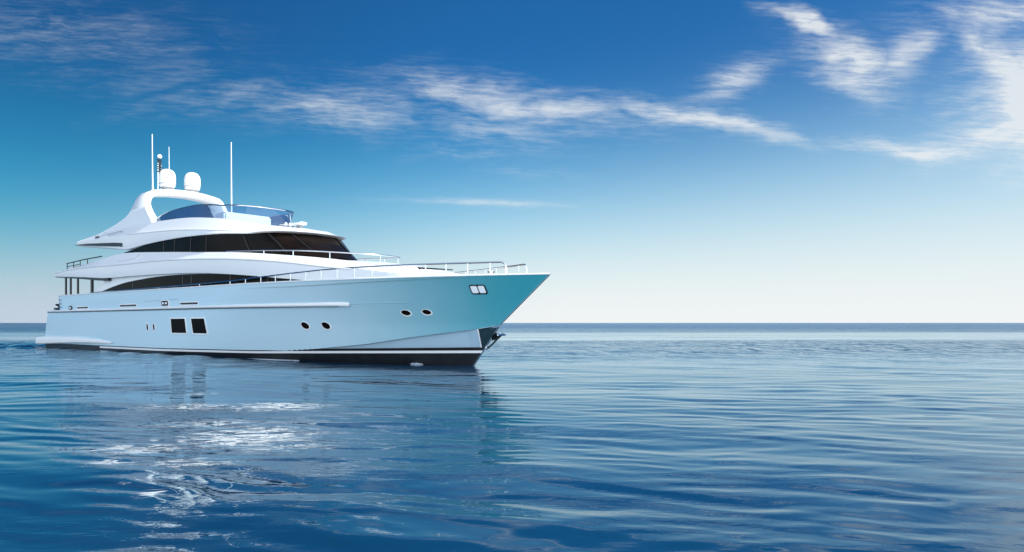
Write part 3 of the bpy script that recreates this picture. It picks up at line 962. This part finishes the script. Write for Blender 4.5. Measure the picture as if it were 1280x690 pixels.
wk = np.exp(-((SB - 2.5) / 5.5) ** 2) * np.clip((SA - 44) / 5, 0, 1) * np.exp(-np.clip(SA - 50, 0, None) / 14)
H += wk * (.13 * np.sin(SA * 1.9 + SB * .8 + 2 * vnoise(X / 3, Y / 3, 9)) + .09 * np.sin(SA * 3.1 - SB * 1.3))
sw = np.exp(-((SB - 4.9 - np.clip(16 - SA, 0, 20) * -.12) / .9) ** 2) * np.clip((SA - 12) / 6, 0, 1) * np.clip((52 - SA) / 20, 0, 1)
H += .07 * sw * (1 + .8 * np.sin(SA * 1.3 + 3 * vnoise(X / 4, Y / 4, 12)))
H *= np.clip(1.3 - RRg / 4000, 0, 1)
me = bpy.data.meshes.new('sea')
nr, na = X.shape
V = np.stack([X, Y, H], -1).reshape(-1, 3)
ii, jj = np.meshgrid(np.arange(nr - 1), np.arange(na), indexing='ij')
j2 = (jj + 1) % na
F = np.stack([ii * na + jj, ii * na + j2, (ii + 1) * na + j2, (ii + 1) * na + jj], -1).reshape(-1, 4)
centre = len(V)
V = np.vstack([V, [[0, 0, 0]]])
nf = len(F)
tri = np.stack([np.full(na, centre), (np.arange(na) + 1) % na, np.arange(na)], -1)
me.vertices.add(len(V)); me.vertices.foreach_set('co', V.astype(np.float32).ravel())
loops = np.concatenate([F.ravel(), tri.ravel()]).astype(np.int32)
me.loops.add(len(loops)); me.loops.foreach_set('vertex_index', loops)
me.polygons.add(nf + na)
st = np.concatenate([np.arange(nf) * 4, nf * 4 + np.arange(na) * 3]).astype(np.int32)
me.polygons.foreach_set('loop_start', st)
me.polygons.foreach_set('use_smooth', np.ones(nf + na, bool))
me.update(calc_edges=True)
me.validate()
if me.polygons[0].normal.z < 0: me.flip_normals()
seam = bpy.data.materials.new('sea_water')
seam.use_nodes = True
g = NG(seam.node_tree)
seam.node_tree.nodes.remove(seam.node_tree.nodes['Principled BSDF'])
body = g.n('ShaderNodeBsdfDiffuse')
gloss = g.n('ShaderNodeBsdfGlossy', distribution='GGX')
gloss.inputs['Color'].default_value = (.77, .915, 1.0, 1)
fre = g.n('ShaderNodeFresnel'); fre.inputs['IOR'].default_value = 1.52
surf = g.n('ShaderNodeMixShader')
g.put(surf.inputs[0], fre.outputs[0]); g.put(surf.inputs[1], body.outputs[0]); g.put(surf.inputs[2], gloss.outputs[0])
geo = g.n('ShaderNodeNewGeometry')
sp_ = g.n('ShaderNodeSeparateXYZ'); seam.node_tree.links.new(geo.outputs['Position'], sp_.inputs[0])
px, py = sp_.outputs[0], sp_.outputs[1]
dist = g.m('SQRT', g.m('ADD', g.m('MULTIPLY', px, px), g.m('MULTIPLY', py, py)))
depthn = g.noise(g.xyz(g.m('MULTIPLY', px, .05), g.m('MULTIPLY', py, .12), 0.0), 1.0, 4)
g.put(body.inputs['Color'], g.mix(g.ramp(depthn, .3, .7), (.0016, .022, .056, 1), (.0024, .034, .076, 1)))
# wind ruffles and slicks
slick = g.noise(g.xyz(g.m('MULTIPLY', px, .004), g.m('MULTIPLY', py, .03), 0.0), 1.0, 3)
g.put(gloss.inputs['Roughness'], g.m('ADD', g.ramp(dist, 15, 500, .006, .26), g.m('MULTIPLY', g.ramp(slick, .35, .65), g.ramp(dist, 60, 200, 0, .10))))
lanew = g.m('ADD', py, g.m('MULTIPLY', g.m('SUBTRACT', g.noise(g.xyz(g.m('MULTIPLY', px, .006), 0.0, 0.0), 1.0, 3), .5), 60))
calm = g.m('MULTIPLY', g.ramp(lanew, 82, 96), g.ramp(lanew, 175, 150))
lane = g.m('SUBTRACT', 1.0, g.m('MULTIPLY', calm, .85))
n1 = g.noise(g.xyz(g.m('MULTIPLY', px, 1.0), g.m('MULTIPLY', py, 2.6), 0.0), 2.4, 3, .55, .7)
n2 = g.noise(g.xyz(g.m('MULTIPLY', px, .5), g.m('MULTIPLY', py, 1.2), 0.0), 1.0, 4, .6, .4)
n3 = g.noise(g.xyz(g.m('MULTIPLY', px, .10), g.m('MULTIPLY', py, .25), 0.0), 1.0, 5, .65, .3)
gust = g.ramp(g.noise(g.xyz(g.m('MULTIPLY', px, .16), g.m('MULTIPLY', py, .34), 1.0), 1.0, 3, .6, .4), .38, .66)
n4 = g.noise(g.xyz(g.m('MULTIPLY', px, .75), g.m('MULTIPLY', py, .11), 2.0), 1.0, 2, .5, .3)
n5 = g.noise(g.xyz(g.m('MULTIPLY', px, .22), g.m('MULTIPLY', py, .012), 5.0), 1.0, 3, .55, .2)
chop = g.m('MULTIPLY', g.ramp(lanew, 40, 62), g.ramp(lanew, 100, 84))
far_ = g.ramp(lanew, 165, 195)
hgt0 = g.m('ADD', g.m('MULTIPLY', g.m('MULTIPLY', n4, chop), .62), g.m('MULTIPLY', g.m('MULTIPLY', n5, far_), 2.2))
hgt = g.m('ADD', hgt0, g.m('ADD', g.m('MULTIPLY', n1, g.m('MULTIPLY', lane, g.m('ADD', g.m('MULTIPLY', gust, .0060), g.ramp(dist, 20, 120, .0008, .018)))), g.m('ADD', g.m('MULTIPLY', n2, g.m('MULTIPLY', lane, g.ramp(dist, 25, 70, .0, .14))), g.m('MULTIPLY', n3, g.m('MULTIPLY', lane, g.ramp(dist, 80, 400, .0, .6))))))
bp = g.n('ShaderNodeBump')
bp.inputs['Strength'].default_value = 1.0
bp.inputs['Distance'].default_value = 1.0
g.put(bp.inputs['Height'], hgt)
for nd_ in (body, gloss, fre): g.put(nd_.inputs['Normal'], bp.outputs[0])
# white streaks painted on the water for reflections of the upper decks
DECK_REFL = [(-8.4, 18.6, 2.6, 1.3, .80), (-6.0, 18.7, 2.2, 1.5, .95), (-6.6, 15.8, 2.2, 1.2, .75), (-5.2, 14.2, 1.9, 1.9, 1.05), (-4.2, 13.0, 1.4, 1.3, .8), (-6.6, 12.6, 1.5, 1.0, .9),
        (-6.2, 11.2, .8, .6, .85), (-4.9, 11.2, 1.3, .9, .75), (-5.1, 9.9, .5, .4, .7), (-4.62, 9.2, .25, .38, 1.0), (-3.65, 8.75, .36, .10, .75), (-9.8, 22.5, 1.6, .8, .65), (-2.4, 16.4, 2.0, .9, .35)]
fm = None
for x0, y0, ax, ay, kk in DECK_REFL:
    u_ = g.m('DIVIDE', g.m('SUBTRACT', px, x0), ax); v_ = g.m('DIVIDE', g.m('SUBTRACT', py, y0), ay)
    q_ = g.m('MULTIPLY', g.m('POWER', 2.718, g.m('MULTIPLY', g.m('ADD', g.m('MULTIPLY', u_, u_), g.m('MULTIPLY', v_, v_)), -1.0)), kk)
    fm = q_ if fm is None else g.m('MAXIMUM', fm, q_)
fw = g.m('MULTIPLY', g.m('SUBTRACT', g.noise(g.xyz(px, py, 0.0), 1.1, 3), .5), .9)
lace = g.noise(g.xyz(g.m('ADD', g.m('MULTIPLY', px, .85), fw), g.m('ADD', g.m('MULTIPLY', py, 2.3), fw), 4.0), 1.5, 7, .66, .5)
ridge = g.m('SUBTRACT', 1.0, g.m('MULTIPLY', g.m('ABSOLUTE', g.m('SUBTRACT', lace, .5)), 12.0))
spots = g.noise(g.xyz(g.m('MULTIPLY', px, .9), g.m('MULTIPLY', py, 2.4), 9.0), 3.2, 5, .65)
fac = g.ramp(g.m('ADD', g.m('ADD', g.m('MULTIPLY', ridge, .50), g.m('MULTIPLY', spots, .55)), g.m('MULTIPLY', fm, .62)), .98, 1.30)
fac = g.m('MULTIPLY', fac, g.ramp(fm, .06, .7), clamp=True)
fd = g.n('ShaderNodeBsdfDiffuse'); fd.inputs[0].default_value = (.50, .53, .53, 1)
mx = g.n('ShaderNodeMixShader'); g.put(mx.inputs[0], g.m('MULTIPLY', fac, .85))
seam.node_tree.links.new(surf.outputs[0], mx.inputs[1]); seam.node_tree.links.new(fd.outputs[0], mx.inputs[2])
seam.node_tree.links.new(mx.outputs[0], seam.node_tree.nodes['Material Output'].inputs['Surface'])
me.materials.append(seam)
sea = bpy.data.objects.new('sea', me)
COL.objects.link(sea)
sea['kind'] = 'structure'
